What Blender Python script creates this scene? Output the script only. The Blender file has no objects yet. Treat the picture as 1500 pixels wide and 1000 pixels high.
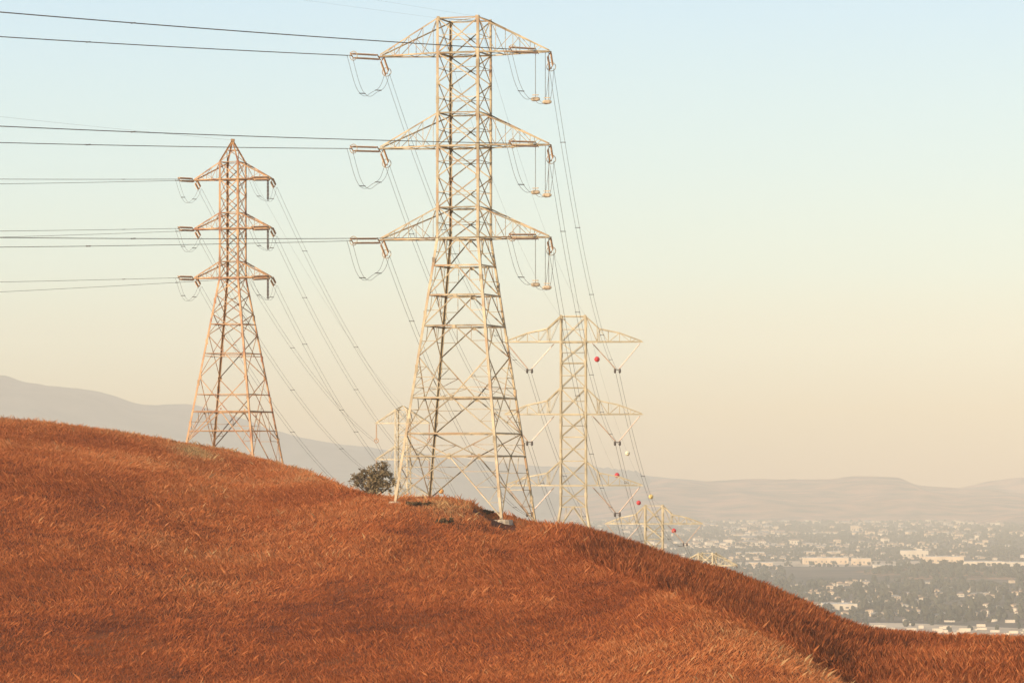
import bpy, math, random
import numpy as np
from mathutils import Vector
random.seed(7)
rng = np.random.default_rng(11)
SC = bpy.context.scene
COL = SC.collection
F = 6000.0      # focal length in photograph pixels (1500 wide)
HY = 700.0      # horizon row of the photograph

def P(px, py, D):
    return Vector(((px-750)/F*D, D, (HY-py)/F*D))

# ------------------------------------------------------------------ helpers
class MB:
    def __init__(s):
        s.v = []; s.f = []; s.m = []
    def add(s, vs, fs, mi=0):
        b = len(s.v)
        s.v += [tuple(p) for p in vs]
        s.f += [tuple(i+b for i in f) for f in fs]
        s.m += [mi]*len(fs)
    def bar(s, p, q, w, hint, t=None, leg=False, off=0.0):
        """steel angle section from p to q; hint = outward direction"""
        p = Vector(p); q = Vector(q); d = (q-p)
        if d.length < 1e-4: return
        d.normalize(); h = Vector(hint)
        v = h - d*h.dot(d)
        if v.length < 1e-4:
            v = Vector((0.31, 0.83, 0.45)); v = v - d*v.dot(d)
        v.normalize(); u = d.cross(v)
        t = t or max(.02, w*.16)
        if leg:
            a = (-v+u).normalized(); b = (-v-u).normalized(); o = v*(w*.45)
        else:
            a = u; b = -v; o = -u*(w*.5) + v*off
        sec = [(0,0),(w,0),(w,t),(t,t),(t,w),(0,w)]
        vs = [p+o+a*x+b*y for x, y in sec] + [q+o+a*x+b*y for x, y in sec]
        fs = [(i, (i+1) % 6, (i+1) % 6+6, i+6) for i in range(6)]
        fs += [(0,3,2,1),(0,5,4,3),(6,7,8,9),(6,9,10,11)]
        s.add(vs, fs)
    def box(s, c, sx, sy, sz, ax=None, mi=0):
        c = Vector(c)
        ex, ey, ez = ax if ax else (Vector((1,0,0)), Vector((0,1,0)), Vector((0,0,1)))
        vs = [c+ex*(i*sx/2)+ey*(j*sy/2)+ez*(k*sz/2) for i in (-1,1) for j in (-1,1) for k in (-1,1)]
        s.add(vs, [(0,1,3,2),(4,6,7,5),(0,4,5,1),(2,3,7,6),(0,2,6,4),(1,5,7,3)], mi)
    def lathe(s, p, q, prof, n=8, mi=0):
        """prof: list of (fraction along p->q, radius)"""
        p = Vector(p); q = Vector(q); d = q-p
        dn = d.normalized(); u = dn.orthogonal().normalized(); v = dn.cross(u)
        vs = []
        for f, r in prof:
            for k in range(n):
                a = 2*math.pi*k/n
                vs.append(p+d*f+u*(r*math.cos(a))+v*(r*math.sin(a)))
        fs = []
        for i in range(len(prof)-1):
            for k in range(n):
                fs.append((i*n+k, i*n+(k+1) % n, (i+1)*n+(k+1) % n, (i+1)*n+k))
        fs.append(tuple(range(n-1, -1, -1))); fs.append(tuple(range((len(prof)-1)*n, len(prof)*n)))
        s.add(vs, fs, mi)
    def tube(s, pts, r, n=6, mi=0):
        pts = [Vector(p) for p in pts]; vs = []
        for i, p in enumerate(pts):
            d = (pts[min(i+1, len(pts)-1)]-pts[max(i-1, 0)]).normalized()
            u = d.cross(Vector((0,0,1)))
            if u.length < 1e-3: u = d.cross(Vector((1,0,0)))
            u.normalize(); v = u.cross(d)
            for k in range(n):
                a = 2*math.pi*k/n
                vs.append(p+u*(r*math.cos(a))+v*(r*math.sin(a)))
        fs = []
        for i in range(len(pts)-1):
            for k in range(n):
                fs.append((i*n+k, i*n+(k+1) % n, (i+1)*n+(k+1) % n, (i+1)*n+k))
        s.add(vs, fs, mi)
    def ring(s, c, axis, R, r, n=14, m=6):
        c = Vector(c); ax = Vector(axis).normalized(); u = ax.orthogonal().normalized(); v = ax.cross(u)
        vs = []
        for i in range(n):
            a = 2*math.pi*i/n; o = u*math.cos(a)+v*math.sin(a)
            for k in range(m):
                b = 2*math.pi*k/m
                vs.append(c+o*(R+r*math.cos(b))+ax*(r*math.sin(b)))
        fs = [(i*m+k, i*m+(k+1) % m, ((i+1) % n)*m+(k+1) % m, ((i+1) % n)*m+k) for i in range(n) for k in range(m)]
        s.add(vs, fs)
    def build(s, name, mats, parent=None, smooth=False, origin=None):
        me = bpy.data.meshes.new(name)
        o0 = Vector(origin) if origin is not None else Vector((0,0,0))
        me.from_pydata([tuple(Vector(p)-o0) for p in s.v], [], s.f)
        if not isinstance(mats, (list, tuple)): mats = [mats]
        for m in mats: me.materials.append(m)
        me.polygons.foreach_set('material_index', s.m)
        if smooth: me.polygons.foreach_set('use_smooth', [True]*len(s.f))
        me.update()
        ob = bpy.data.objects.new(name, me); COL.objects.link(ob)
        if parent is not None:
            ob.parent = parent
            if origin is None: ob.matrix_parent_inverse = parent_inv(parent)
        if origin is not None and parent is None: ob.location = o0
        return ob

def parent_inv(par):
    from mathutils import Matrix
    m = Matrix.Translation(par.location)
    while par.parent is not None:
        break
    return Matrix.Translation(-wloc(par))
def wloc(o):
    # all empties are translated only; parts keep identity location, so world offset is the root's
    r = o
    while r.parent is not None: r = r.parent
    return Vector(r.location)

def tag(o, label=None, cat=None, group=None, kind=None):
    if label: o['label'] = label
    if cat: o['category'] = cat
    if group: o['group'] = group
    if kind: o['kind'] = kind
    return o
def empty(name, loc):
    o = bpy.data.objects.new(name, None); COL.objects.link(o)
    o.location = loc; o.empty_display_size = .5
    return o
def part(mb, name, mats, root, base=None, smooth=False):
    """mesh in world coordinates -> child of root (root translated only)"""
    base = base if base is not None else Vector(root.location)
    me = bpy.data.meshes.new(name)
    me.from_pydata([tuple(Vector(p)-base) for p in mb.v], [], mb.f)
    if not isinstance(mats, (list, tuple)): mats = [mats]
    for m in mats: me.materials.append(m)
    me.polygons.foreach_set('material_index', mb.m)
    if smooth: me.polygons.foreach_set('use_smooth', [True]*len(mb.f))
    me.update()
    ob = bpy.data.objects.new(name, me); COL.objects.link(ob); ob.parent = root
    return ob
def np_mesh(name, V, Fc, mats, smooth=False, mat_idx=None, loc=None):
    """V (n,3), Fc (m,k) all faces the same size"""
    me = bpy.data.meshes.new(name)
    V = np.asarray(V, np.float32); Fc = np.asarray(Fc, np.int32); k = Fc.shape[1]
    me.vertices.add(len(V)); me.vertices.foreach_set('co', V.ravel())
    me.loops.add(Fc.size); me.loops.foreach_set('vertex_index', Fc.ravel())
    me.polygons.add(len(Fc))
    me.polygons.foreach_set('loop_start', np.arange(0, Fc.size, k, dtype=np.int32))
    me.polygons.foreach_set('use_smooth', np.full(len(Fc), smooth))
    for m in (mats if isinstance(mats, (list, tuple)) else [mats]): me.materials.append(m)
    if mat_idx is not None: me.polygons.foreach_set('material_index', np.asarray(mat_idx, np.int32))
    me.update(calc_edges=True)
    ob = bpy.data.objects.new(name, me); COL.objects.link(ob)
    return ob
def add_attr(ob, name, vals):
    a = ob.data.attributes.new(name, 'FLOAT', 'POINT'); a.data.foreach_set('value', np.asarray(vals, np.float32))

# ------------------------------------------------------------------ noise
def vnoise(x, y, seed=0):
    xi = np.floor(x).astype(np.int64); yi = np.floor(y).astype(np.int64)
    fx = x-xi; fy = y-yi
    fx = fx*fx*(3-2*fx); fy = fy*fy*(3-2*fy)
    def h(a, b):
        n = (a*374761393 + b*668265263 + seed*974634541) & 0xffffffff
        n = ((n ^ (n >> 13))*1274126177) & 0xffffffff
        return ((n ^ (n >> 16)) & 0xffff)/65535.0
    return (h(xi, yi)*(1-fx)+h(xi+1, yi)*fx)*(1-fy)+(h(xi, yi+1)*(1-fx)+h(xi+1, yi+1)*fx)*fy
def fbm(x, y, seed=0, oct=4):
    r = 0; a = .5
    for i in range(oct):
        r = r+a*(vnoise(x, y, seed+i)-.5); x = x*2.03+7.1; y = y*2.03+3.7; a *= .5
    return r*2
def pchip(xs, ys, xq):
    xs = np.asarray(xs, float); ys = np.asarray(ys, float)
    h = np.diff(xs); dl = np.diff(ys)/h
    d = np.zeros_like(ys); d[0] = dl[0]; d[-1] = dl[-1]
    for i in range(1, len(xs)-1):
        if dl[i-1]*dl[i] > 0:
            w1 = 2*h[i]+h[i-1]; w2 = h[i]+2*h[i-1]
            d[i] = (w1+w2)/(w1/dl[i-1]+w2/dl[i])
    i = np.clip(np.searchsorted(xs, xq)-1, 0, len(h)-1)
    t = np.clip((xq-xs[i])/h[i], 0, 1)
    return ((2*t**3-3*t**2+1)*ys[i]+(t**3-2*t**2+t)*h[i]*d[i]+(-2*t**3+3*t**2)*ys[i+1]+(t**3-t**2)*h[i]*d[i+1])

# ------------------------------------------------------------------ materials
def mat(name, rough=.8, spec=.3):
    m = bpy.data.materials.new(name); m.use_nodes = True
    nt = m.node_tree; b = nt.nodes['Principled BSDF']
    b.inputs['Roughness'].default_value = rough
    b.inputs['Specular IOR Level'].default_value = spec
    return m, nt, b
def noise_mat(name, c1, c2, scale, rough=.8, spec=.25, detail=6, metallic=0, c3=None, scale3=None, lo=.35, hi=.65, stretch=None, island=0):
    m, nt, b = mat(name, rough, spec)
    b.inputs['Metallic'].default_value = metallic
    tc = nt.nodes.new('ShaderNodeTexCoord'); mp = nt.nodes.new('ShaderNodeMapping')
    if stretch: mp.inputs['Scale'].default_value = stretch
    nt.links.new(tc.outputs['Object'], mp.inputs['Vector'])
    n = nt.nodes.new('ShaderNodeTexNoise'); n.inputs['Scale'].default_value = scale; n.inputs['Detail'].default_value = detail
    nt.links.new(mp.outputs['Vector'], n.inputs['Vector'])
    r = nt.nodes.new('ShaderNodeValToRGB')
    r.color_ramp.elements[0].position = lo; r.color_ramp.elements[0].color = (*c1, 1)
    r.color_ramp.elements[1].position = hi; r.color_ramp.elements[1].color = (*c2, 1)
    nt.links.new(n.outputs['Fac'], r.inputs['Fac'])
    out = r.outputs['Color']
    if c3:
        n2 = nt.nodes.new('ShaderNodeTexNoise'); n2.inputs['Scale'].default_value = scale3
        nt.links.new(mp.outputs['Vector'], n2.inputs['Vector'])
        r2 = nt.nodes.new('ShaderNodeValToRGB'); r2.color_ramp.elements[0].position = .5; r2.color_ramp.elements[1].position = .68
        nt.links.new(n2.outputs['Fac'], r2.inputs['Fac'])
        mx = nt.nodes.new('ShaderNodeMix'); mx.data_type = 'RGBA'
        nt.links.new(r2.outputs['Color'], mx.inputs[0]); nt.links.new(out, mx.inputs[6]); mx.inputs[7].default_value = (*c3, 1)
        out = mx.outputs[2]
    if island:
        ge = nt.nodes.new('ShaderNodeNewGeometry'); mr = nt.nodes.new('ShaderNodeMapRange')
        mr.inputs['To Min'].default_value = 1-island; mr.inputs['To Max'].default_value = 1.0
        nt.links.new(ge.outputs['Random Per Island'], mr.inputs['Value'])
        vm = nt.nodes.new('ShaderNodeVectorMath'); vm.operation = 'SCALE'
        nt.links.new(out, vm.inputs[0]); nt.links.new(mr.outputs[0], vm.inputs['Scale']); out = vm.outputs[0]
    nt.links.new(out, b.inputs['Base Color'])
    return m

M = {}
M['steel'] = noise_mat('weathered_galvanised_steel', (.38,.30,.18), (.66,.53,.33), .8, .55, .4, c3=(.44,.28,.15), scale3=.5, island=.5)
M['steel_red'] = noise_mat('rust_tinted_steel', (.46,.25,.12), (.66,.40,.20), .8, .6, .35, c3=(.36,.15,.075), scale3=.6, island=.5)
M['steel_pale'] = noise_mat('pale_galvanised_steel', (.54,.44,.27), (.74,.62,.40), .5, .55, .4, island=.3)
M['concrete'] = noise_mat('concrete', (.42,.33,.23), (.60,.49,.35), 2.5, .9, .2)
M['porcelain'] = noise_mat('brown_porcelain', (.52,.33,.20), (.66,.44,.27), 1.5, .3, .5)
M['porcelain_dark'] = noise_mat('dark_porcelain', (.045,.02,.018), (.09,.04,.03), 1.5, .3, .5)
M['wire'] = noise_mat('aluminium_wire', (.10,.085,.075), (.16,.14,.12), .6, .6, .3)
M['hardware'] = noise_mat('dark_hardware', (.06,.05,.045), (.12,.10,.085), 2, .6, .3)
M['red_ball'] = noise_mat('red_fibreglass', (.55,.035,.045), (.66,.06,.06), 1.2, .5, .4)
M['yellow_ball'] = noise_mat('yellow_fibreglass', (.72,.52,.16), (.80,.60,.22), 1.2, .5, .4)
M['cream_ball'] = noise_mat('white_fibreglass', (.80,.72,.46), (.86,.78,.55), 1.2, .5, .4)
M['orange_ball'] = noise_mat('orange_fibreglass', (.72,.33,.08), (.80,.40,.12), 1.2, .5, .4)
M['mountain'] = noise_mat('dry_mountain_scrub', (.055,.075,.08), (.15,.155,.145), .006, .95, .1, detail=8)
M['far_hill'] = noise_mat('dry_hill_scrub', (.06,.042,.034), (.44,.23,.15), .006, .95, .1, detail=9)
M['mound'] = noise_mat('brown_scrub', (.10,.06,.035), (.30,.17,.095), .012, .95, .1, detail=8, c3=(.05,.045,.03), scale3=.03)
M['plain'] = noise_mat('valley_ground', (.05,.045,.035), (.15,.115,.085), .006, .95, .1, detail=8)
M['lot'] = noise_mat('pale_dirt', (.42,.32,.22), (.70,.56,.40), .02, .95, .1, detail=8, stretch=(1,.25,1))
M['wall'] = noise_mat('cream_stucco', (.62,.46,.29), (.80,.61,.41), .05, .9, .2)
M['wall_white'] = noise_mat('white_wall', (.70,.57,.41), (.84,.71,.53), .05, .9, .2)
M['roof_tan'] = noise_mat('tan_roof_tiles', (.26,.17,.12), (.38,.26,.18), .3, .9, .2)
M['roof_grey'] = noise_mat('grey_roof', (.22,.20,.18), (.34,.31,.28), .3, .9, .2)
M['roof_white'] = noise_mat('white_roof', (.55,.50,.43), (.68,.62,.54), .1, .8, .2)
M['window_dark'] = noise_mat('dark_openings', (.10,.085,.07), (.16,.14,.12), .5, .4, .4)
M['bark'] = noise_mat('shrub_bark', (.05,.035,.025), (.12,.08,.05), 6, .9, .2)

def leaf_mat(name, dark, light, scale=.8, transl=.25):
    m, nt, b = mat(name, .7, .2)
    at = nt.nodes.new('ShaderNodeAttribute'); at.attribute_name = 'tint'
    r = nt.nodes.new('ShaderNodeValToRGB')
    r.color_ramp.elements[0].color = (*dark, 1); r.color_ramp.elements[1].color = (*light, 1)
    nt.links.new(at.outputs['Fac'], r.inputs['Fac']); nt.links.new(r.outputs['Color'], b.inputs['Base Color'])
    tr = nt.nodes.new('ShaderNodeBsdfTranslucent'); nt.links.new(r.outputs['Color'], tr.inputs['Color'])
    mx = nt.nodes.new('ShaderNodeMixShader'); mx.inputs[0].default_value = transl
    nt.links.new(b.outputs[0], mx.inputs[1]); nt.links.new(tr.outputs[0], mx.inputs[2])
    nt.links.new(mx.outputs[0], nt.nodes['Material Output'].inputs['Surface'])
    return m
M['bush_leaf'] = leaf_mat('olive_leaves', (.13,.105,.058), (.42,.31,.17))
M['shrub_leaf'] = leaf_mat('dry_shrub_leaves', (.08,.055,.028), (.24,.15,.07))
M['city_tree'] = leaf_mat('valley_tree_foliage', (.022,.030,.020), (.085,.078,.045), transl=.1)

def grass_mat():
    m, nt, b = mat('dry_rust_grass', .75, .12)
    at = nt.nodes.new('ShaderNodeAttribute'); at.attribute_name = 'tint'
    r = nt.nodes.new('ShaderNodeValToRGB'); cr = r.color_ramp
    pts = [(0, (.070,.023,.012)), (.22, (.205,.056,.019)), (.48, (.415,.115,.036)), (.70, (.55,.185,.058)), (.86, (.56,.235,.095)), (1, (.57,.36,.16))]
    cr.elements[0].position = 0; cr.elements[0].color = (*pts[0][1], 1)
    cr.elements[1].position = 1; cr.elements[1].color = (*pts[-1][1], 1)
    for p, c in pts[1:-1]:
        e = cr.elements.new(p); e.color = (*c, 1)
    nt.links.new(at.outputs['Fac'], r.inputs['Fac']); nt.links.new(r.outputs['Color'], b.inputs['Base Color'])
    tr = nt.nodes.new('ShaderNodeBsdfTranslucent'); nt.links.new(r.outputs['Color'], tr.inputs['Color'])
    mx = nt.nodes.new('ShaderNodeMixShader'); mx.inputs[0].default_value = .42
    nt.links.new(b.outputs[0], mx.inputs[1]); nt.links.new(tr.outputs[0], mx.inputs[2])
    nt.links.new(mx.outputs[0], nt.nodes['Material Output'].inputs['Surface'])
    return m
M['grass'] = grass_mat()
M['soil'] = noise_mat('rusty_soil_and_thatch', (.10,.03,.015), (.22,.065,.026), .35, .95, .1, detail=8, c3=(.22,.08,.03), scale3=.08)

# ------------------------------------------------------------------ terrain of the hill
# per control column: nodes (D, photo row) up the face to the crest
COLS = {
 -700: [(270,1080),(330,985),(400,780),(470,650),(530,596),(560,586)],
    0: [(270,1090),(330,995),(400,815),(470,676),(525,634),(560,613)],
  200: [(270,1095),(330,1000),(400,830),(475,702),(540,655),(580,636)],
  342: [(270,1100),(330,1000),(400,850),(480,728),(560,685),(603,661)],
  440: [(270,1100),(330,1000),(395,855),(460,745),(520,702),(548,684)],
  560: [(270,1110),(325,1000),(375,892),(425,785),(458,735),(474,726)],
  640: [(265,1110),(320,1000),(370,897),(418,806),(446,744),(458,730)],
  690: [(265,1110),(318,1000),(365,902),(410,822),(442,757),(457,735)],
  740: [(260,1110),(315,1000),(360,907),(405,832),(450,767.5),(461,757)],
  860: [(255,1100),(310,1000),(345,925),(385,850),(418,800),(440,779)],
 1000: [(250,1090),(300,1000),(322,940),(346,880),(385,852),(420,824)],
 1080: [(250,1090),(295,1000),(312,955),(333,914),(372,886),(408,849)],
 1180: [(245,1090),(288,1015),(302,985),(320,962),(358,927),(396,890)],
 1265: [(245,1090),(275,1030),(298,1012),(316,1005),(350,964),(385,924)],
 1380: [(245,1080),(275,1040),(300,1015),(322,990),(350,957),(376,935)],
 1500: [(245,1090),(275,1050),(300,1020),(325,985),(350,958),(372,942)],
 2100: [(245,1140),(275,1110),(300,1085),(325,1050),(350,1020),(372,1000)],
}
BACK = {  # world heights behind the crest at 713, 1000, 1500, 2700 m
 -700: (-22,-50,-88,-126), 0: (-20,-48,-88,-126), 440: (-19,-47,-86,-126), 700: (-17,-46,-84,-126),
 860: (-18,-50,-84,-126), 1000: (-23,-52,-86,-126), 1080: (-28,-58,-92,-126), 1500: (-46,-76,-104,-126), 2100: (-58,-88,-110,-126)}
PXC = np.array(sorted(COLS)); ND = np.array([[n[0] for n in COLS[p]] for p in PXC], float); NY = np.array([[n[1] for n in COLS[p]] for p in PXC], float)
PXB = np.array(sorted(BACK)); NB = np.array([BACK[p] for p in PXB], float)
PXG = np.arange(-700, 2101, 8.0)
DG = np.concatenate([np.arange(0, 240, 12.0), np.arange(240, 660, 1.5), np.arange(660, 1000, 10.0), np.arange(1000, 4301, 60.0)])
nd = np.array([pchip(PXC, ND[:, k], PXG) for k in range(6)]).T
ny = np.array([pchip(PXC, NY[:, k], PXG) for k in range(6)]).T+2.5
nb = np.array([pchip(PXB, NB[:, k], PXG) for k in range(4)]).T
TZ = np.zeros((len(PXG), len(DG))); CREST = nd[:, 5].copy()
for i in range(len(PXG)):
    zc = (HY-ny[i])/F*nd[i]
    xs = [0, 25, 120]+list(nd[i])+[nd[i, 5]+14, nd[i, 5]+60, 713, 1000, 1500, 2720, 4320]
    ys = [-1.75, -2.3, -14]+list(zc)+[zc[5]-.9, zc[5]-7.5]+list(nb[i])+[-200]
    TZ[i] = pchip(xs, ys, DG)
def gauss_smooth(A, axis, s):
    k = np.exp(-.5*(np.arange(-3*s, 3*s+1)/s)**2); k /= k.sum()
    pad = [(0,0),(0,0)]; pad[axis] = (3*s, 3*s)
    return np.apply_along_axis(lambda m: np.convolve(m, k, 'valid'), axis, np.pad(A, pad, mode='edge'))
TZ = gauss_smooth(TZ, 0, 2)
DD, UU = np.meshgrid(DG, (PXG-750)/F)
XX = UU*DD
TZ += np.clip((DD-60)/150, 0, 1)*(fbm(XX/14, DD/14, 3)*.36+fbm(XX/3.2, DD/3.2, 9)*.16)
# eroded bank just under the tall tower
pxx = PXG[:, None]+0*DD
TZ -= 0.9*np.exp(-((pxx-712)/16)**2-((DD-457)/5)**2)
def terrain(x, y):
    x = np.asarray(x, float); y = np.asarray(y, float)
    px = 750+x/np.maximum(y, 1)*F
    i = np.clip((px-PXG[0])/8.0, 0, len(PXG)-1.001); i0 = i.astype(int); fi = i-i0
    j0 = np.clip(np.searchsorted(DG, y)-1, 0, len(DG)-2); fj = np.clip((y-DG[j0])/(DG[j0+1]-DG[j0]), 0, 1)
    return (TZ[i0, j0]*(1-fi)+TZ[i0+1, j0]*fi)*(1-fj)+(TZ[i0, j0+1]*(1-fi)+TZ[i0+1, j0+1]*fi)*fj
def gz(x, y): return float(terrain(np.array([x]), np.array([y]))[0])
# mesh: fan grid, near strip widened so that the ground reaches round the camera
nx, nyy = len(PXG), len(DG)
XW = XX.copy()
w = np.clip(1-DD/200, 0, 1)
XW += (np.linspace(-1, 1, nx)[:, None])*60*w
V = np.stack([XW, DD, TZ], -1).reshape(-1, 3)
I = np.arange(nx*nyy).reshape(nx, nyy)
Q = np.stack([I[:-1, :-1], I[1:, :-1], I[1:, 1:], I[:-1, 1:]], -1).reshape(-1, 4)
hill = np_mesh('hillside', V, Q, M['soil'], True); tag(hill, kind='structure')
# ground behind and around the camera
mb = MB(); mb.add([(-400,-60,-6),(400,-60,-6),(400,1.5,-2.2),(60,1.5,-1.77),(-60,1.5,-1.77),(-400,1.5,-2.2)], [(0,1,2,3,4,5)])
tag(mb.build('ground', M['soil']), kind='structure')

# ------------------------------------------------------------------ grass
def make_grass(n, seed):
    r = np.random.default_rng(seed)
    px = r.uniform(-170, 1680, n*2); tcol = np.interp(px, PXG, CREST)
    D = 262+(tcol+16-262)*r.uniform(0, 1, n*2)
    keep = r.uniform(0, 1, n*2) < (D/620.0)*((tcol-246)/360.0)*1.15
    px, D, tcol = px[keep], D[keep], tcol[keep]
    x = (px-750)/F*D
    # gather into tufts
    tx = fbm(x/.55, D/.7, 21, 3); ok = r.uniform(-.75, .6, len(x)) < tx+.3
    return px[ok], D[ok], x[ok]
px, D, x = make_grass(2100000, 5)
n = len(x)
r = np.random.default_rng(99)
x = x+r.normal(0, .06, n)
z = terrain(x, D)-.04
padx, padD = (738-750)/F*451, 450.6
hid = (((np.abs(x-padx) < 1.35) | ((x < padx) & (x > padx-3.4) & (D > padD-4))) & (D < padD+1.0) & (D > padD-9))
z = np.where(hid, z-.9*np.clip(1-(padD-D)/9, .25, 1), z)
# front edge of the near fold: behind it taller browner grass, the slope's shade added to its tint
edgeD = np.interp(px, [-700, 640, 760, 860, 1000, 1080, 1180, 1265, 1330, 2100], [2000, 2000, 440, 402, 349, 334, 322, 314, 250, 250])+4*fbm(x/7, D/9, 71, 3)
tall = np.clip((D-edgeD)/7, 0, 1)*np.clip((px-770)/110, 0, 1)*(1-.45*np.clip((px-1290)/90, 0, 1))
patch = fbm(x/9, D/14, 31, 4); fine = fbm(x/1.6, D/2.6, 41, 3); big = fbm(x/30, D/45, 51, 3)
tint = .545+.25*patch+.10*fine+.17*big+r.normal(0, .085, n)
tint -= tall*(.31)  # browner grass plus painted shade of the slope turned from the sun
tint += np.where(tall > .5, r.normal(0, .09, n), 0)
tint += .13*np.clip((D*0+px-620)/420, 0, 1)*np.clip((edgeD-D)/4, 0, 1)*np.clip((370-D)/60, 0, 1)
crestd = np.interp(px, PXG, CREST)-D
# flatter, paler strip along the top on the left, bleached patches by the towers
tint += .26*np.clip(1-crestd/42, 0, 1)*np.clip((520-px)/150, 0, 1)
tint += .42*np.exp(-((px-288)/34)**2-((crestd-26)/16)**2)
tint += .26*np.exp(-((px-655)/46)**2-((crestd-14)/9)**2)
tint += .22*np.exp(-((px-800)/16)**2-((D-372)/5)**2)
tint += .10*np.exp(-((px-1120)/170)**2)*np.clip((edgeD-D)/6, 0, 1)*np.clip(1-(edgeD-D)/28, 0, 1)
h = r.gamma(9, 1/9., n)*(.285+.11*fine+.09*patch)*(1+1.35*tall)
stalk = r.uniform(0, 1, n) < .022+.09*tall+.06*np.clip(1-crestd/14, 0, 1)
h = np.where(stalk, h*1.55, h); tint = np.where(stalk, tint+.16+.12*tall, tint)
h = h*(1+.9*np.clip(1-crestd/9, 0, 1)*np.clip(fbm(x/2.2, D/2.2, 81, 3)+.1, 0, 1))
h = np.clip(h, .12, 1.1)
wd = np.where(stalk, .015, r.uniform(.012, .027, n))*(D/400)
ang = r.uniform(0, 2*np.pi, n); lean = r.gamma(2.2, .21, n)*(1-.55*tall)
wind = .06+.55*fbm(x/16, D/24, 61, 3)+.25*fbm(x/2.5, D/4, 67, 2)
lx = np.cos(ang)*lean*h+wind*h*(1-.6*tall); ly = np.sin(ang)*lean*h-.15*h*(1-.5*tall)
yaw = r.uniform(-1.1, 1.1, n)
cx, cy = np.cos(yaw)*wd/2, np.sin(yaw)*wd/2
V = np.empty((n, 4, 3), np.float32)
V[:, 0] = np.stack([x-cx, D-cy, z], -1); V[:, 1] = np.stack([x+cx, D+cy, z], -1)
V[:, 2] = np.stack([x+cx*1.1+lx*.32, D+cy*1.1+ly*.32, z+h*.58], -1)
V[:, 3] = np.stack([x+lx, D+ly, z+h*(1-.18*np.clip(wind, 0, 1))], -1)
b = np.arange(n)[:, None]*4
T = np.concatenate([b+np.array([[0, 1, 2]]), b+np.array([[0, 2, 3]])], 0)
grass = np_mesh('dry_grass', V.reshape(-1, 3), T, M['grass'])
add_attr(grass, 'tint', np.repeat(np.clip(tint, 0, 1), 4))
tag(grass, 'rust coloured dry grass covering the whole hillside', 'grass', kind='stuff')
print('grass blades', n)

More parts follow.
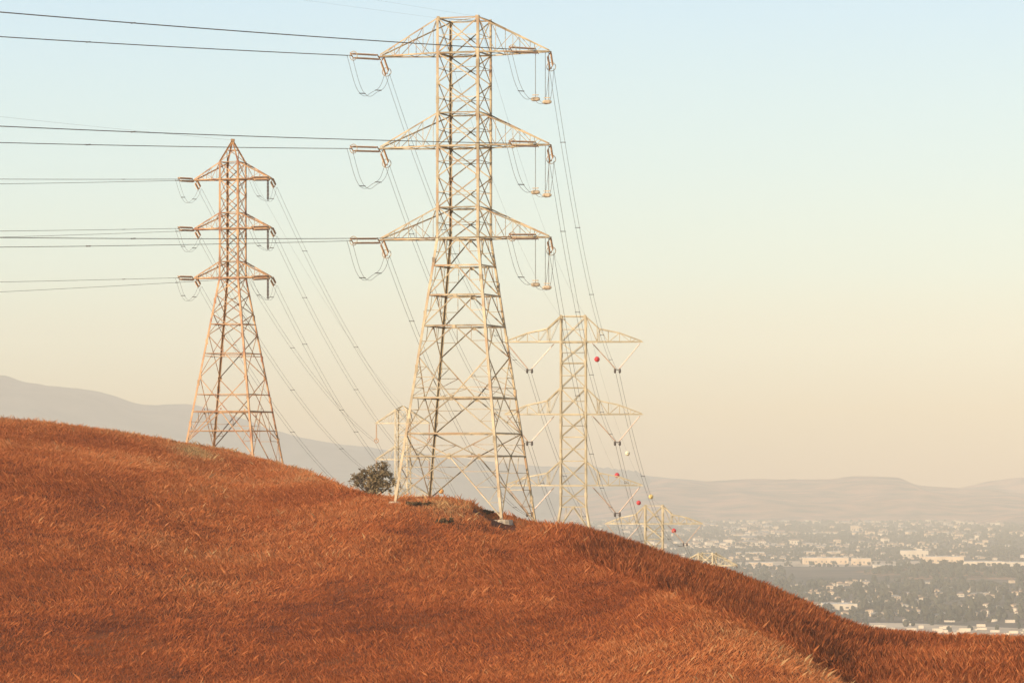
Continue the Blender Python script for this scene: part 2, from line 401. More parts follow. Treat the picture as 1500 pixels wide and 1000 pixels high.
# ------------------------------------------------------------------ lattice towers
SGN = [(-1,-1),(1,-1),(1,1),(-1,1)]
class Tower:
    def __init__(s, name, label, px, D, theta, prof, M1, group='lattice pylons on the hill', zoff=0, legw=.28, brw=.115, minor=.064):
        """prof: list (z, half width) top to bottom, world z"""
        s.c = Vector(((px-750)/F*D, D, 0)); s.th = theta
        s.e1 = Vector((math.cos(theta), -math.sin(theta), 0)); s.e2 = Vector((math.sin(theta), math.cos(theta), 0))
        s.prof = prof; s.m = M1; s.legw, s.brw, s.minor = legw, brw, minor
        zg = gz(s.c.x, s.c.y)
        s.root = empty(name, (s.c.x, s.c.y, zg)); tag(s.root, label, 'pylon', group)
        s.faces = [MB() for _ in range(4)]
        s.base = []
        for a, b in SGN:
            zt = prof[-1][0]
            for _ in range(12):
                p = s.corner((a, b), zt); zt = gz(p.x, p.y)+.15
            s.base.append(zt)
    def hw(s, z):
        pr = s.prof
        for (z0, h0), (z1, h1) in zip(pr, pr[1:]):
            if z >= z1 or (z1, h1) == pr[-1]:
                return h0+(h1-h0)*(z-z0)/(z1-z0)
    def corner(s, ab, z):
        h = s.hw(z); return s.c+s.e1*(ab[0]*h)+s.e2*(ab[1]*h)+Vector((0,0,z))
    def normal(s, k):
        return [-s.e2, s.e1, s.e2, -s.e1][k]
    def K(s, k, z): return s.corner(SGN[k % 4], z)
    def face_bar(s, k, p, q, w, off=None):
        s.faces[k].bar(p, q, w, s.normal(k), off=random.uniform(-.05, .05) if off is None else off)
    def legs(s, footing=True):
        for k, ab in enumerate(SGN):
            m = MB(); zs = [p[0] for p in s.prof[:-1]]+[s.base[k]]
            pts = [s.corner(ab, z) for z in zs]
            hint = s.e1*ab[0]+s.e2*ab[1]
            for p, q in zip(pts, pts[1:]): m.bar(p, q, s.legw, hint, t=.05, leg=True)
            # splice plates
            for z in np.arange(s.base[k]+3, s.prof[0][0], 6.0):
                c = s.corner(ab, z); m.bar(c-Vector((0,0,.4)), c+Vector((0,0,.4)), s.legw*1.25, hint, t=.07, leg=True)
            lg = part(m, 'leg', s.m, s.root)
            if footing:
                f = MB(); b = pts[-1]
                f.lathe(b-Vector((0,0,1.2)), b+Vector((0,0,.14)), [(0,.75),(.9,.7),(1,.55)], 12)
                part(f, 'footing', M['concrete'], lg, Vector(s.root.location))
    def horiz(s, z, w=None, faces=(0,1,2,3), plan=False):
        w = w or s.brw
        for k in faces:
            s.face_bar(k, s.K(k, z), s.K(k+1, z), w, off=.02)
        if plan:
            for k in (0, 1):
                s.faces[k].bar(s.K(k, z), s.K(k+2, z), s.minor, (0,0,1), off=.03*k)
    def gusset(s, k, p, r):
        n = s.normal(k); t = n.cross(Vector((0,0,1)))
        s.faces[k].box(Vector(p)+n*.06, r, r*1.15, .03, (t, Vector((0,0,1)), n))
    def X(s, z0, z1, sec=False):
        for k in range(4):
            a, b, c, d = s.K(k, z0), s.K(k+1, z0), s.K(k, z1), s.K(k+1, z1)
            s.face_bar(k, a, d, s.brw, off=.06); s.face_bar(k, b, c, s.brw, off=-.08)
            s.gusset(k, (a+b+c+d)/4+Vector((0,0,0)), s.brw*2)
            for p in (a, b): s.gusset(k, p*.94+(a+b)/2*.06, s.legw*1.2)
            if sec:
                zm = (z0+z1)/2
                s.face_bar(k, s.K(k, zm), s.K(k+1, zm), s.minor, off=.12)
    def Lam(s, z0, z1, z1s=None, sec=1):
        """apex in the middle of the upper horizontal, feet on the legs below (z1s: foot height per corner)"""
        for k in range(4):
            top = (s.K(k, z0)+s.K(k+1, z0))/2
            s.gusset(k, top-Vector((0,0,.12)), s.brw*3)
            for kk in (k, (k+1) % 4):
                ft = s.K(kk, z1s[kk] if z1s else z1)
                s.face_bar(k, top, ft, s.brw*1.05)
                for j in range(1, sec+1):
                    f = j/(sec+1.0); zz = top.z+(ft.z-top.z)*f
                    dp = top.lerp(ft, f); lp = s.K(kk, zz); up = s.K(kk, top.z+(ft.z-top.z)*(f-.5/(sec+1)*1.2))
                    s.face_bar(k, dp, lp, s.minor)
                    f2 = max(0, f-1.0/(sec+1))
                    s.face_bar(k, dp, s.K(kk, top.z).lerp(top, .45) if j == 1 else s.K(kk, top.z+(ft.z-top.z)*f2), s.minor)
    def Vee(s, z0, z1, sec=1):
        for k in range(4):
            bot = (s.K(k, z1)+s.K(k+1, z1))/2
            s.gusset(k, bot+Vector((0,0,.12)), s.brw*3)
            for kk in (k, (k+1) % 4):
                tp = s.K(kk, z0); s.face_bar(k, tp, bot, s.brw*1.05)
                for j in range(1, sec+1):
                    f = j/(sec+1.0); dp = tp.lerp(bot, f); zz = dp.z
                    s.face_bar(k, dp, s.K(kk, zz), s.minor)
                    s.face_bar(k, dp, s.K(kk, z1+(z0-z1)*(1-f)*.15 if j == sec else z0+(z1-z0)*(j+1)/(sec+1)), s.minor)
    def finish(s, name='bracing_face'):
        for m in s.faces: part(m, name, s.m, s.root)
    def arm(s, side, zb, zt, L, n=3, topc=None, w=None, drop=0, tipw=.35, name='cross_arm'):
        """pyramid arm to one side; returns the tip"""
        w = w or s.brw
        m = MB(); sd = -1 if side == 'L' else 1
        hb = s.hw(zb); ht = s.hw(zt)
        tip = s.c+s.e1*(sd*L)+Vector((0,0,zb+drop))
        topc = topc or [(0, 1.0), (1, .06)]
        def hfrac(f):
            for (f0, h0), (f1, h1) in zip(topc, topc[1:]):
                if f <= f1+1e-6: return h0+(h1-h0)*(f-f0)/(f1-f0)
            return topc[-1][1]
        fs = [i/n for i in range(n+1)]
        fs = sorted(set(fs+[f for f, _ in topc]))
        B = {}; Tt = {}
        for t in (-1, 1):
            for f in fs:
                y = t*(hb*(1-f)+tipw*f)
                xx = hb+(L-hb)*f
                B[t, f] = s.c+s.e1*(sd*xx)+s.e2*y+Vector((0,0,zb+drop*f))
                xt = ht+(L-ht)*f; yt = t*(ht*(1-f)+tipw*f)
                Tt[t, f] = s.c+s.e1*(sd*xt)+s.e2*yt+Vector((0,0,zb+drop*f+(zt-zb)*hfrac(f)))
        for t in (-1, 1):
            nrm = s.e2*t
            for f0, f1 in zip(fs, fs[1:]):
                m.bar(B[t,f0], B[t,f1], w*1.35, Vector((0,0,-1))+nrm, t=.04, leg=True)
                m.bar(Tt[t,f0], Tt[t,f1], w*1.2, Vector((0,0,1))+nrm, t=.04, leg=True)
            for i, f in enumerate(fs[1:-1]):
                m.bar(B[t,f], Tt[t,f], s.minor, nrm, off=-.03)
                m.bar(Tt[t,fs[i]] if i % 2 == 0 else B[t,fs[i]], B[t,f] if i % 2 == 0 else Tt[t,f], s.minor, nrm, off=.04)
            m.bar(B[t,fs[-2]], Tt[t,fs[-2]].lerp(Tt[t,1], .5), s.minor, nrm, off=.05)
        for i, (f0, f1) in enumerate(zip(fs, fs[1:])):
            m.bar(B[-1,f1], B[1,f1], s.minor, (0,0,-1), off=.02)
            m.bar(B[-1,f0], B[1,f1], s.minor, (0,0,-1), off=-.03)
            m.bar(Tt[-1,f0], Tt[1,f1], s.minor, (0,0,1), off=-.03)
        m.box(tip+Vector((0,0,.02)), .5, tipw*2+.2, .12, (s.e1, s.e2, Vector((0,0,1))))
        part(m, name, s.m, s.root)
        return tip

def insulator(m, p, q, n, R, nseg=8):
    prof = [(0, .05), (.03, .05)]
    for i in range(n):
        a = .04+.92*i/n; d = .92/n
        prof += [(a, R*.35), (a+d*.25, R), (a+d*.55, R*.92), (a+d*.75, R*.4)]
    prof += [(.97, .05), (1, .05)]
    m.lathe(p, q, prof, nseg)
def strain_string(tower, p, q, n, R, sep, mt, ring=True):
    """double strain string from the arm to the conductor clamp, with yoke plates and a ring"""
    p = Vector(p); q = Vector(q); d = (q-p).normalized(); side = d.cross(Vector((0,0,1))).normalized()
    up = side.cross(d)
    side = (side*.55+up*.83).normalized()
    m = MB()
    for t in (-1, 1): insulator(m, p+d*.5+side*(t*sep/2), q-d*.5+side*(t*sep/2), n, R)
    st = part(m, 'insulator_string', mt, tower.root, smooth=False)
    n3 = d.cross(side)
    for e_, sg in ((p, 1), (q, -1)):
        y = MB(); y.tube([e_, e_+d*(.4*sg)], .05); y.box(e_+d*(.45*sg), .14, sep+.25, .06, (d, side, n3))
        part(y, 'yoke_plate', M['steel_red'], st, Vector(tower.root.location))
    if ring:
        g = MB(); g.ring(q-d*.75, d, sep*.5+.22, .042)
        part(g, 'corona_ring', M['steel'], st, Vector(tower.root.location))
def twin_offsets(a, b, gap):
    d = (Vector(b)-Vector(a)); d.z = 0; d.normalize()
    s = Vector((d.y, -d.x, 0))
    return s*gap/2
def jumper(tower, pts, gap, r, spacers=(.3, .7)):
    """twin loop through the points (Catmull-Rom)"""
    pts = [Vector(p) for p in pts]
    ext = [pts[0]*2-pts[1]]+pts+[pts[-1]*2-pts[-2]]
    curve = []
    for i in range(1, len(ext)-2):
        p0, p1, p2, p3 = ext[i-1:i+3]
        for j in range(8):
            t = j/8
            curve.append(.5*((2*p1)+(p2-p0)*t+(2*p0-5*p1+4*p2-p3)*t*t+(3*p1-p0-3*p2+p3)*t**3))
    curve.append(pts[-1])
    so = tower.e1*(gap*.36)+tower.e2*(gap*.36)
    m = MB()
    for t in (-1, 1): m.tube([c+so*t for c in curve], r, 5)
    jl = part(m, 'jumper_loop', M['wire'], tower.root)
    for f in spacers:
        c = curve[int(f*(len(curve)-1))]; sp = MB(); sp.tube([c-so*1.3, c+so*1.3], .05, 5)
        part(sp, 'spacer', M['hardware'], jl, Vector(tower.root.location))
def sagged(a, b, sag, n=40):
    a = Vector(a); b = Vector(b)
    return [a.lerp(b, i/n)-Vector((0,0,4*sag*(i/n)*(1-i/n))) for i in range(n+1)]
def conductor(pts, label, group, gap=.45, r=.03, spacers=(), name='twin_conductor'):
    pts = [Vector(p) for p in pts]
    root = empty(name, pts[0]); tag(root, label, 'power line', group)
    so = twin_offsets(pts[0], pts[-1], gap)
    for t in (-1, 1):
        m = MB(); m.tube([p+so*t for p in pts], r, 6); part(m, 'conductor', M['wire'], root)
    for f in spacers:
        i = f*(len(pts)-1); i0 = min(int(i), len(pts)-2); c = pts[i0].lerp(pts[i0+1], i-i0)
        sp = MB(); sp.tube([c-so*1.35, c+so*1.35], r*2.0, 6); sp.lathe(c-so*1.2, c-so*.8, [(0, r*2.6), (1, r*2.6)], 6); sp.lathe(c+so*.8, c+so*1.2, [(0, r*2.6), (1, r*2.6)], 6)
        part(sp, 'spacer', M['hardware'], root)
    return root
def single(pts, label, group, r=.012, name='shield_wire'):
    m = MB(); m.tube(pts, r, 5)
    o = m.build(name, M['wire'], origin=pts[0]); tag(o, label, 'power line', group); return o
def outgoing(a, edge, stretch=2.4, curve=.00010, n=36):
    """from the clamp a through the point 'edge' and on beyond the frame"""
    a = Vector(a); e = Vector(edge); d = e-a; L = Vector((d.x, d.y, 0)).length
    out = []
    for i in range(n+1):
        t = stretch*i/n
        out.append(a+d*t+Vector((0,0,curve*L*L*t*(t-1))))
    return out

S1 = 460/F
def z1(y): return (HY-y)*S1
# --- the tall middle pylon (strain tower)
def build_strain_tower(name, label, px, D, dz, th, full=True, group=None, mt='steel', **kw):
    Z = lambda y: z1(y)+dz
    t = Tower(name, label, px, D, th, [(Z(29), 2.40), (Z(350), 2.42), (Z(745), 6.25)], M[mt], group, **kw)
    t.legs()
    B = min(t.base)
    for y0, y1 in [(29,79.8),(79.8,123),(123,167),(167,215.4),(215.4,260),(260,305),(305,349.8)]: t.X(Z(y0), Z(y1), sec=True)
    for y in (29, 79.8, 167, 215.4, 305, 349.8): t.horiz(Z(y), .20 if y in (79.8, 215.4, 349.8) else .14, plan=True)
    for y in (390, 433, 478, 583, 635, 668): t.horiz(Z(y), .18, plan=y in (433, 583, 668))
    t.Lam(Z(349.8), Z(390)); t.Lam(Z(390), Z(433)); t.Lam(Z(433), Z(478)); t.Lam(Z(478), Z(523), sec=1)
    t.Vee(Z(523), Z(583), sec=3); t.Lam(Z(583), Z(635), sec=2); t.Vee(Z(635), Z(668), sec=1)
    t.Lam(Z(668), None, [b+.3 for b in t.base], sec=3)
    t.finish()
    tips = {}
    for i, (yb, yt) in enumerate([(79.8,29),(215.4,167),(349.8,305)]):
        for sd in 'LR':
            tips[sd, i] = t.arm(sd, Z(yb), Z(yt), 9.85, n=4)
    return t, tips
GP = 'lattice pylons standing on the hill and running down to the valley'
TA, tipsA = build_strain_tower('lattice_pylon', 'tallest lattice pylon with three pairs of arms, on the crest beside the bush', 680, 460, 0, math.radians(17), group=GP)
# concrete pad round the front foot
TB_D = 600.0; S2 = TB_D/F
Z2 = lambda y: (HY-y)*S2
TB = Tower('lattice_pylon', 'reddish lattice pylon with a pointed peak, leftmost on the hill crest', 341, TB_D, math.radians(18.8),
           [(Z2(238), 1.46), (Z2(407), 1.48), (Z2(660), 5.35)], M['steel_red'], GP, legw=.28, brw=.112, minor=.06)
TB.legs()
for y0, y1 in [(238,263.2),(263.2,287.5),(287.5,312),(312,335.2),(335.2,359),(359,383.3),(383.3,407.2)]: TB.X(Z2(y0), Z2(y1))
for y0, y1 in [(407.2,432),(432,460),(460,491),(491,553)]: TB.X(Z2(y0), Z2(y1), sec=y0 > 450)
TB.X(Z2(553), Z2(645), sec=False)
for y in (238, 263.2, 312, 335.2, 383.3, 407.2, 475, 518, 578, 603, 631): TB.horiz(Z2(y), .22 if y in (263.2,335.2,407.2,603) else .12, plan=y in (263.2,335.2,407.2,603))
TB.Lam(Z2(603), None, [b+.3 for b in TB.base], sec=2)
# peak
ap = TB.c+Vector((0,0,Z2(205.5)))
for k in range(4):
    a = TB.K(k, Z2(238)); TB.faces[k].bar(a, ap+(a-ap)*.06, .2, a-ap, leg=True, t=.04)
    b = TB.K(k+1, Z2(238)); f = .46
    TB.faces[k].bar(ap.lerp(a, f), ap.lerp(b, f), .11, TB.normal(k))
    TB.faces[k].bar(a, ap.lerp(b, f), .09, TB.normal(k), off=.04)
TB.faces[0].box(ap, .55, .55, .35)
TB.finish()
tipsB = {}
for i, (yb, yt) in enumerate([(263.2,238),(335.2,312),(407.2,383.3)]):
    for sd in 'LR': tipsB[sd, i] = TB.arm(sd, Z2(yb), Z2(yt), 6.0, n=3, w=.14)

# --- suspension pylons running down the spur
def build_suspension(name, label, px, D, zarm, th, k=1.0):
    S = 713/F; Z = lambda y: zarm+(501-y)*S
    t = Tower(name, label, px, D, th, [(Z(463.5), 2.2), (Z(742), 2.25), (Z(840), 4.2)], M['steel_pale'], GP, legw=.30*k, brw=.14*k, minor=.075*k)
    t.legs()
    ys = [463.5, 501, 532, 568, 607, 640, 675, 711, 742]
    for y0, y1 in zip(ys, ys[1:]): t.X(Z(y0), Z(y1), sec=True)
    for y in ys: t.horiz(Z(y), .26 if y in (501, 607, 711) else .15, plan=y in (501, 607, 711))
    t.Lam(Z(742), Z(780)); t.horiz(Z(780), .2); t.Lam(Z(780), None, [b+.3 for b in t.base], sec=2)
    t.finish()
    vs = {}
    for i, (yb, yt) in enumerate([(501,463.5),(607,568),(711,675)]):
        for sd in 'LR':
            s_ = -1 if sd == 'L' else 1
            t.arm(sd, Z(yb), Z(yt), 11.9, n=5, topc=[(0, 1.0), (.24, .52), (.6, .36), (1, .04)], w=.16*k)
            vx = t.c+t.e1*(s_*7.65)+Vector((0,0,Z(yb)-5.0)); vs[sd, i] = vx-Vector((0,0,.25))
            for xo in (11.6, 3.3):
                m = MB(); a = t.c+t.e1*(s_*xo)+Vector((0,0,Z(yb)-.2))
                insulator(m, a, vx+(a-vx).normalized()*.35, 22, .13, 6)
                part(m, 'insulator_string', M['porcelain'], t.root)
            m = MB(); d = t.e1*.42
            for q in (-1, 1):
                m.lathe(vx+d*q+Vector((0,0,.42)), vx+d*q-Vector((0,0,.42)), [(0,.08),(.25,.19),(.75,.21),(1,.1)], 8)
            m.box(vx+Vector((0,0,.2)), 1.0, .12, .14, (t.e1, t.e2, Vector((0,0,1))))
            part(m, 'suspension_clamp', M['hardware'], t.root)
    return t, vs
TC, vC = build_suspension('lattice_pylon', 'pale lattice pylon just beyond the crest, first to the right of the tallest one', 840, 713, (HY-501)*713/F, math.radians(3))
TD, vD = build_suspension('lattice_pylon', 'small pale lattice pylon farther down the spur, its top against the city', 958, 1004, (HY-767)*1004/F, math.radians(5), 1.3)
TE, tipsE = build_strain_tower('lattice_pylon', 'farthest pylon, only its topmost arms showing above the right slope', 1036, 1300, 0, math.radians(16), group=GP) if False else (None, None)
# farthest strain pylon: same kind, top at row 810
dzE = (HY-810)*1300/F-z1(29)
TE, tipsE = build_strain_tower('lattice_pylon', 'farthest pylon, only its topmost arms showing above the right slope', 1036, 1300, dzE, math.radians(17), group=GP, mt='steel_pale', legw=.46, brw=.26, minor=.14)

# --- suspension pylon of the left line, seen through the tallest pylon
TF_D = 815.0; S6 = TF_D/F; Z6 = lambda y: (HY-y)*S6
TF = Tower('lattice_pylon', 'thin lattice pylon behind the lower legs of the tallest one, with hanging insulators', 590, TF_D, math.radians(14),
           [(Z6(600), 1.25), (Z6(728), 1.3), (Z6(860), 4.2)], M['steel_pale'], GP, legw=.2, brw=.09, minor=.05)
TF.legs()
ys = [600, 620, 637, 655, 673, 691, 709, 728]
for y0, y1 in zip(ys, ys[1:]): TF.X(Z6(y0), Z6(y1))
for y in ys: TF.horiz(Z6(y), .16 if y in (620, 673, 728) else .1)
TF.Lam(Z6(728), Z6(760)); TF.horiz(Z6(760), .14); TF.Lam(Z6(760), None, [b+.3 for b in TF.base], sec=2)
ap6 = TF.c+Vector((0,0,Z6(594)))
for k in range(4):
    a = TF.K(k, Z6(600)); TF.faces[k].bar(a, ap6+(a-ap6)*.06, .14, a-ap6, leg=True)
TF.finish()
vF = {}
for i, (yb, yt) in enumerate([(620,600),(673,653),(726,706)]):
    for sd in 'LR':
        tip = TF.arm(sd, Z6(yb), Z6(yt), 5.45, n=3, w=.12)
        q = tip-Vector((0,0,3.5)); m = MB(); insulator(m, tip-Vector((0,0,.1)), q, 16, .16, 6)
        st = part(m, 'insulator_string', M['porcelain'], TF.root)
        g = MB(); g.ring(q+Vector((0,0,.1)), TF.e2, .42, .09); part(g, 'corona_ring', M['porcelain'], st, Vector(TF.root.location))
        vF[sd, i] = q-Vector((0,0,.2))

# ------------------------------------------------------------------ strings, jumpers and conductors
WORD = ['upper', 'middle', 'lower']
GW_L = 'twin conductors leaving the tallest pylon to the left'
GW_M = 'twin conductors from the tallest pylon down to the next pylon'
EDGE_A = {('L',0): (54,409), ('L',1): (209,409), ('L',2): (362,409), ('R',0): (18,385), ('R',1): (185,385), ('R',2): (348,385)}
dF = Vector((-.56,-.82,-.05)).normalized()
SIDE = {'L': 'left', 'R': 'right'}
for (sd, i), tip in tipsA.items():
    a = tip + (Vector((0,0,-.05)) if sd == 'L' else TA.e1*-1.1+Vector((0,0,.1)))
    q = a+dF*6.0
    strain_string(TA, a, q, 24, .118, .58, M['porcelain'])
    py, De = EDGE_A[sd, i]
    conductor(outgoing(q, P(0, py, De)), f'dark twin conductor running left from the {WORD[i]} {SIDE[sd]} arm of the tallest pylon', GW_L,   .42, .028, spacers=(.32, .72))
    b0 = tip+Vector((0,0,-.15))+TA.e2*.3
    B = vC[sd, i]; d = (B-b0); d.z -= 4*7.0*.72; d.normalize()
    b1 = b0+d*6.0
    strain_string(TA, b0, b1, 24, .118, .58, M['porcelain'])
    conductor(sagged(b1, B, 6.0), f'twin conductor sloping from the tallest pylon {WORD[i]} {SIDE[sd]} arm to the pale pylon', GW_M, .5, .021, spacers=(.12, .3, .5, .68, .85))
    if sd == 'L':
        mid = (q+b1)/2
        lo = Vector((mid.x, mid.y, min(q.z, b1.z)-3.4))
        jumper(TA, [q, q.lerp(lo, .5)+Vector((-.1,0,-1.0)), lo+(q-lo)*.12-Vector((0,0,.25)), lo+(b1-lo)*.3-Vector((0,0,.1)), b1.lerp(lo, .35)+Vector((.15,0,-.5)), b1], .6, .022)
    else:
        h1 = tip-TA.e1*1.5-Vector((0,0,5.25)); h2 = tip-TA.e1*.15-Vector((0,0,5.6))
        jumper(TA, [q, q.lerp(h1, .45)+Vector((-.35,0,-1.3)), h1-TA.e1*1.0+Vector((0,0,.12)), h1, (h1+h2)/2-Vector((0,0,.35)), h2, b1.lerp(h2, .5)+TA.e2*.3, b1], .6, .022, spacers=(.2,))
        for hp, topz in ((h1, 0), (h2, 0)):
            for o in ((0,) if hp is h1 else (-.2, .2)):
                top = Vector((hp.x, hp.y, tip.z-.1))+TA.e1*o; bt = hp+TA.e1*o+Vector((0,0,.2))
                m = MB(); m.tube([top, bt], .035, 6); st = part(m, 'hanger_rod', M['wire'], TA.root)
            m = MB(); m.lathe(hp-TA.e1*.5, hp+TA.e1*.5, [(0,.12),(.2,.24),(.8,.24),(1,.12)], 8); m.box(hp+Vector((0,0,.45)), .7, .14, .1, (TA.e1, TA.e2, Vector((0,0,1))))
            part(m, 'jumper_weight', M['concrete'], TA.root)

EDGE_B = {('L',0): (262.5,577), ('L',1): (338.5,577), ('L',2): (413,577), ('R',0): (269.5,555), ('R',1): (347.5,555), ('R',2): (427.5,555)}
for (sd, i), tip in tipsB.items():
    a = tip+Vector((0,0,.05)); dB = Vector((-.6,-.8,-.02 if sd == 'L' else -.07)).normalized()
    q = a+dB*(4.0 if sd == 'L' else 4.6)
    strain_string(TB, a, q, 16, .16, .5, M['porcelain'], ring=False)
    py, De = EDGE_B[sd, i]
    conductor(outgoing(q, P(0, py, De), 2.2), f'thin twin conductor running left from the {WORD[i]} {SIDE[sd]} arm of the reddish pylon', 'twin conductors leaving the reddish pylon to the left', .42, .026, spacers=(.14,))
    b0 = tip+Vector((0,0,-.1))+TB.e2*.3; B = vF[sd, i]; d = B-b0; d.z -= 4*6*.7; d.normalize(); b1 = b0+d*3.6
    strain_string(TB, b0, b1, 14, .16, .5, M['porcelain'], ring=False)
    conductor(sagged(b1, B, 4.5), f'faint twin conductor sloping right from the {WORD[i]} {SIDE[sd]} arm of the reddish pylon', 'twin conductors from the reddish pylon down behind the hill', .6, .02, spacers=(.15, .45, .75))
    mid = (q+b1)/2
    if sd == 'L':
        lo = Vector((mid.x, mid.y, min(q.z, b1.z)-2.3))
        jumper(TB, [q, q.lerp(lo, .5)+Vector((-.05,0,-.7)), lo, b1.lerp(lo, .4)+Vector((.1,0,-.4)), b1], .5, .018)
    else:
        h1 = tip-TB.e1*.45-Vector((0,0,3.3))
        jumper(TB, [q, q.lerp(h1, .5)+Vector((-.2,0,-.7)), h1, b1.lerp(h1, .5)+Vector((.15,0,-.4)), b1], .5, .018)
        m = MB(); insulator(m, Vector((h1.x, h1.y, tip.z-.15)), h1+Vector((0,0,.1)), 14, .2); part(m, 'jumper_insulator', M['porcelain_dark'], TB.root)

# next spans down the spur
for (sd, i), a in vC.items():
    B = vD[sd, i]
    conductor(sagged(a, B, 9.0), f'twin conductor from first pale pylon {WORD[i]} {SIDE[sd]} arm to the small pale pylon', 'twin conductors between the two pale pylons', .62, .028, spacers=(.1, .3, .5, .7, .9))
for (sd, i), a in vD.items():
    if i < 2:
        B = tipsE[sd, i]-TE.e2*.5-Vector((0,0,.3)); d = (a-B).normalized(); q = B+d*5.5
        strain_string(TE, B, q, 18, .18, .6, M['porcelain_dark'], ring=False)
        conductor(sagged(a, q, 8.0), f'twin conductor from small pale pylon {WORD[i]} {SIDE[sd]} arm to the farthest pylon', 'twin conductors to the farthest pylon', .62, .03, spacers=(.3, .6))
for sd in 'LR':
    for i in range(2):
        a = vF[sd, i]; b = a+Vector((24, 260, -34))
        conductor(sagged(a, b, 7), f'faint twin conductor below the {WORD[i]} {SIDE[sd]} arm of the thin pylon behind', 'twin conductors beyond the thin pylon', .55, .022)

# shield wires and marker balls
GS = 'thin shield wires'
for k, (py, pyE) in enumerate(((28, -30), (33, -62))):
    a = TA.K(0 if k == 0 else 1, z1(29))
    e = P(230 if k == 0 else 180, pyE, 425)
    single(outgoing(a, e, 2.2), f'hairline shield wire rising left from the {"left" if k == 0 else "right"} top corner of tallest pylon', GS, .006)
single(outgoing(ap, P(0, 171, 566), 1.6), 'hairline shield wire from the reddish pylon peak to the left edge', GS, .011)
single(sagged(ap, ap6, 3.0), 'hairline shield wire from the reddish pylon peak down to the thin pylon', GS, .010)
b6 = P(690, 770, 1060); sw6 = sagged(ap6, b6, 4); single(sw6, 'hairline shield wire beyond the thin pylon behind the hill', GS, .010)
wires = {}
for sd, (ka, kc) in {'left': (0, 0), 'right': (1, 1)}.items():
    a = TA.K(ka, z1(29)); c = TC.K(kc, TC.prof[0][0]); d = TD.K(kc, TD.prof[0][0]); e = TE.K(kc, TE.prof[0][0])
    single(sagged(a, c, 4.0), f'hairline shield wire from the tallest pylon {sd} top corner to first pale pylon', GS, .010)
    wires[sd, 0] = sagged(c, d, 7.0, 200); single(wires[sd, 0][::5], f'shield wire with marker balls between the {sd} tops of the two pale pylons', GS, .010)
    wires[sd, 1] = sagged(d, e, 6.0, 200); single(wires[sd, 1][::5], f'hairline shield wire from small pale pylon {sd} top to the farthest pylon', GS, .010)
def proj(p): return 750+p.x/p.y*F, HY-p.z/p.y*F
def ball(wire, row, R, mt, label):
    p = min(wire, key=lambda q: abs(proj(q)[1]-row))
    root = empty('marker_ball', p); tag(root, label, 'marker ball', 'marker balls on the shield wires')
    m = MB(); n = 16
    prof = [(.5-.5*math.cos(math.pi*i/12), max(.02, R*math.sin(math.pi*i/12))) for i in range(13)]
    m.lathe(p-Vector((0,0,R)), p+Vector((0,0,R)), prof, n); part(m, 'shell', mt, root, smooth=True)
    s_ = MB(); s_.ring(p, (0,0,1), R+.005, .02, 20, 5); part(s_, 'seam', mt, root)
    d = (wire[-1]-wire[0]).normalized()
    c_ = MB(); c_.tube([p-d*(R+.25), p-d*(R-.05)], .045); c_.tube([p+d*(R-.05), p+d*(R+.25)], .045); part(c_, 'clamp', M['hardware'], root)
    print('ball', label, [round(v) for v in proj(p)])
ball(wires['right', 0], 526, .50, M['red_ball'], 'red marker ball high in the sky right of the first pale pylon')
ball(wires['right', 0], 663, .50, M['cream_ball'], 'cream marker ball between the outer conductors, third lowest in the sky')
ball(wires['left', 0], 696, .55, M['red_ball'], 'red marker ball just above the lowest arm of the first pale pylon')
ball(wires['right', 0], 727, .55, M['yellow_ball'], 'yellow marker ball just above the small pale pylon')
ball(wires['left', 0], 736, .55, M['red_ball'], 'red marker ball left of the small pale pylon top')
ball(wires['right', 1], 777, .62, M['red_ball'], 'red marker ball in front of the city right of the small pale pylon')
ball(sw6, 718, .60, M['orange_ball'], 'orange marker ball low under the tallest pylon near the grass')

# concrete pad by the front foot of the tallest pylon
f1 = TA.K(1, TA.base[1]); pz = gz(f1.x, f1.y-1.0)
mb = MB(); r_ = random.Random(4); top = []; bot = []
for k in range(14):
    a = 2*math.pi*k/14; rr = 1+r_.uniform(-.1, .1)
    top.append((f1.x+.1+1.15*rr*math.cos(a), f1.y-.6+1.0*rr*math.sin(a), pz+.33)); bot.append((f1.x+.1+1.3*rr*math.cos(a), f1.y-.6+1.15*rr*math.sin(a), pz-.6))
mb.add(top+bot, [tuple(range(14))]+[(k, 14+k, 14+(k+1) % 14, (k+1) % 14) for k in range(14)])
tag(mb.build('concrete_pad', M['concrete'], origin=(f1.x, f1.y, pz)), 'pale concrete pad in the grass under the front foot of the tallest pylon', 'concrete pad')

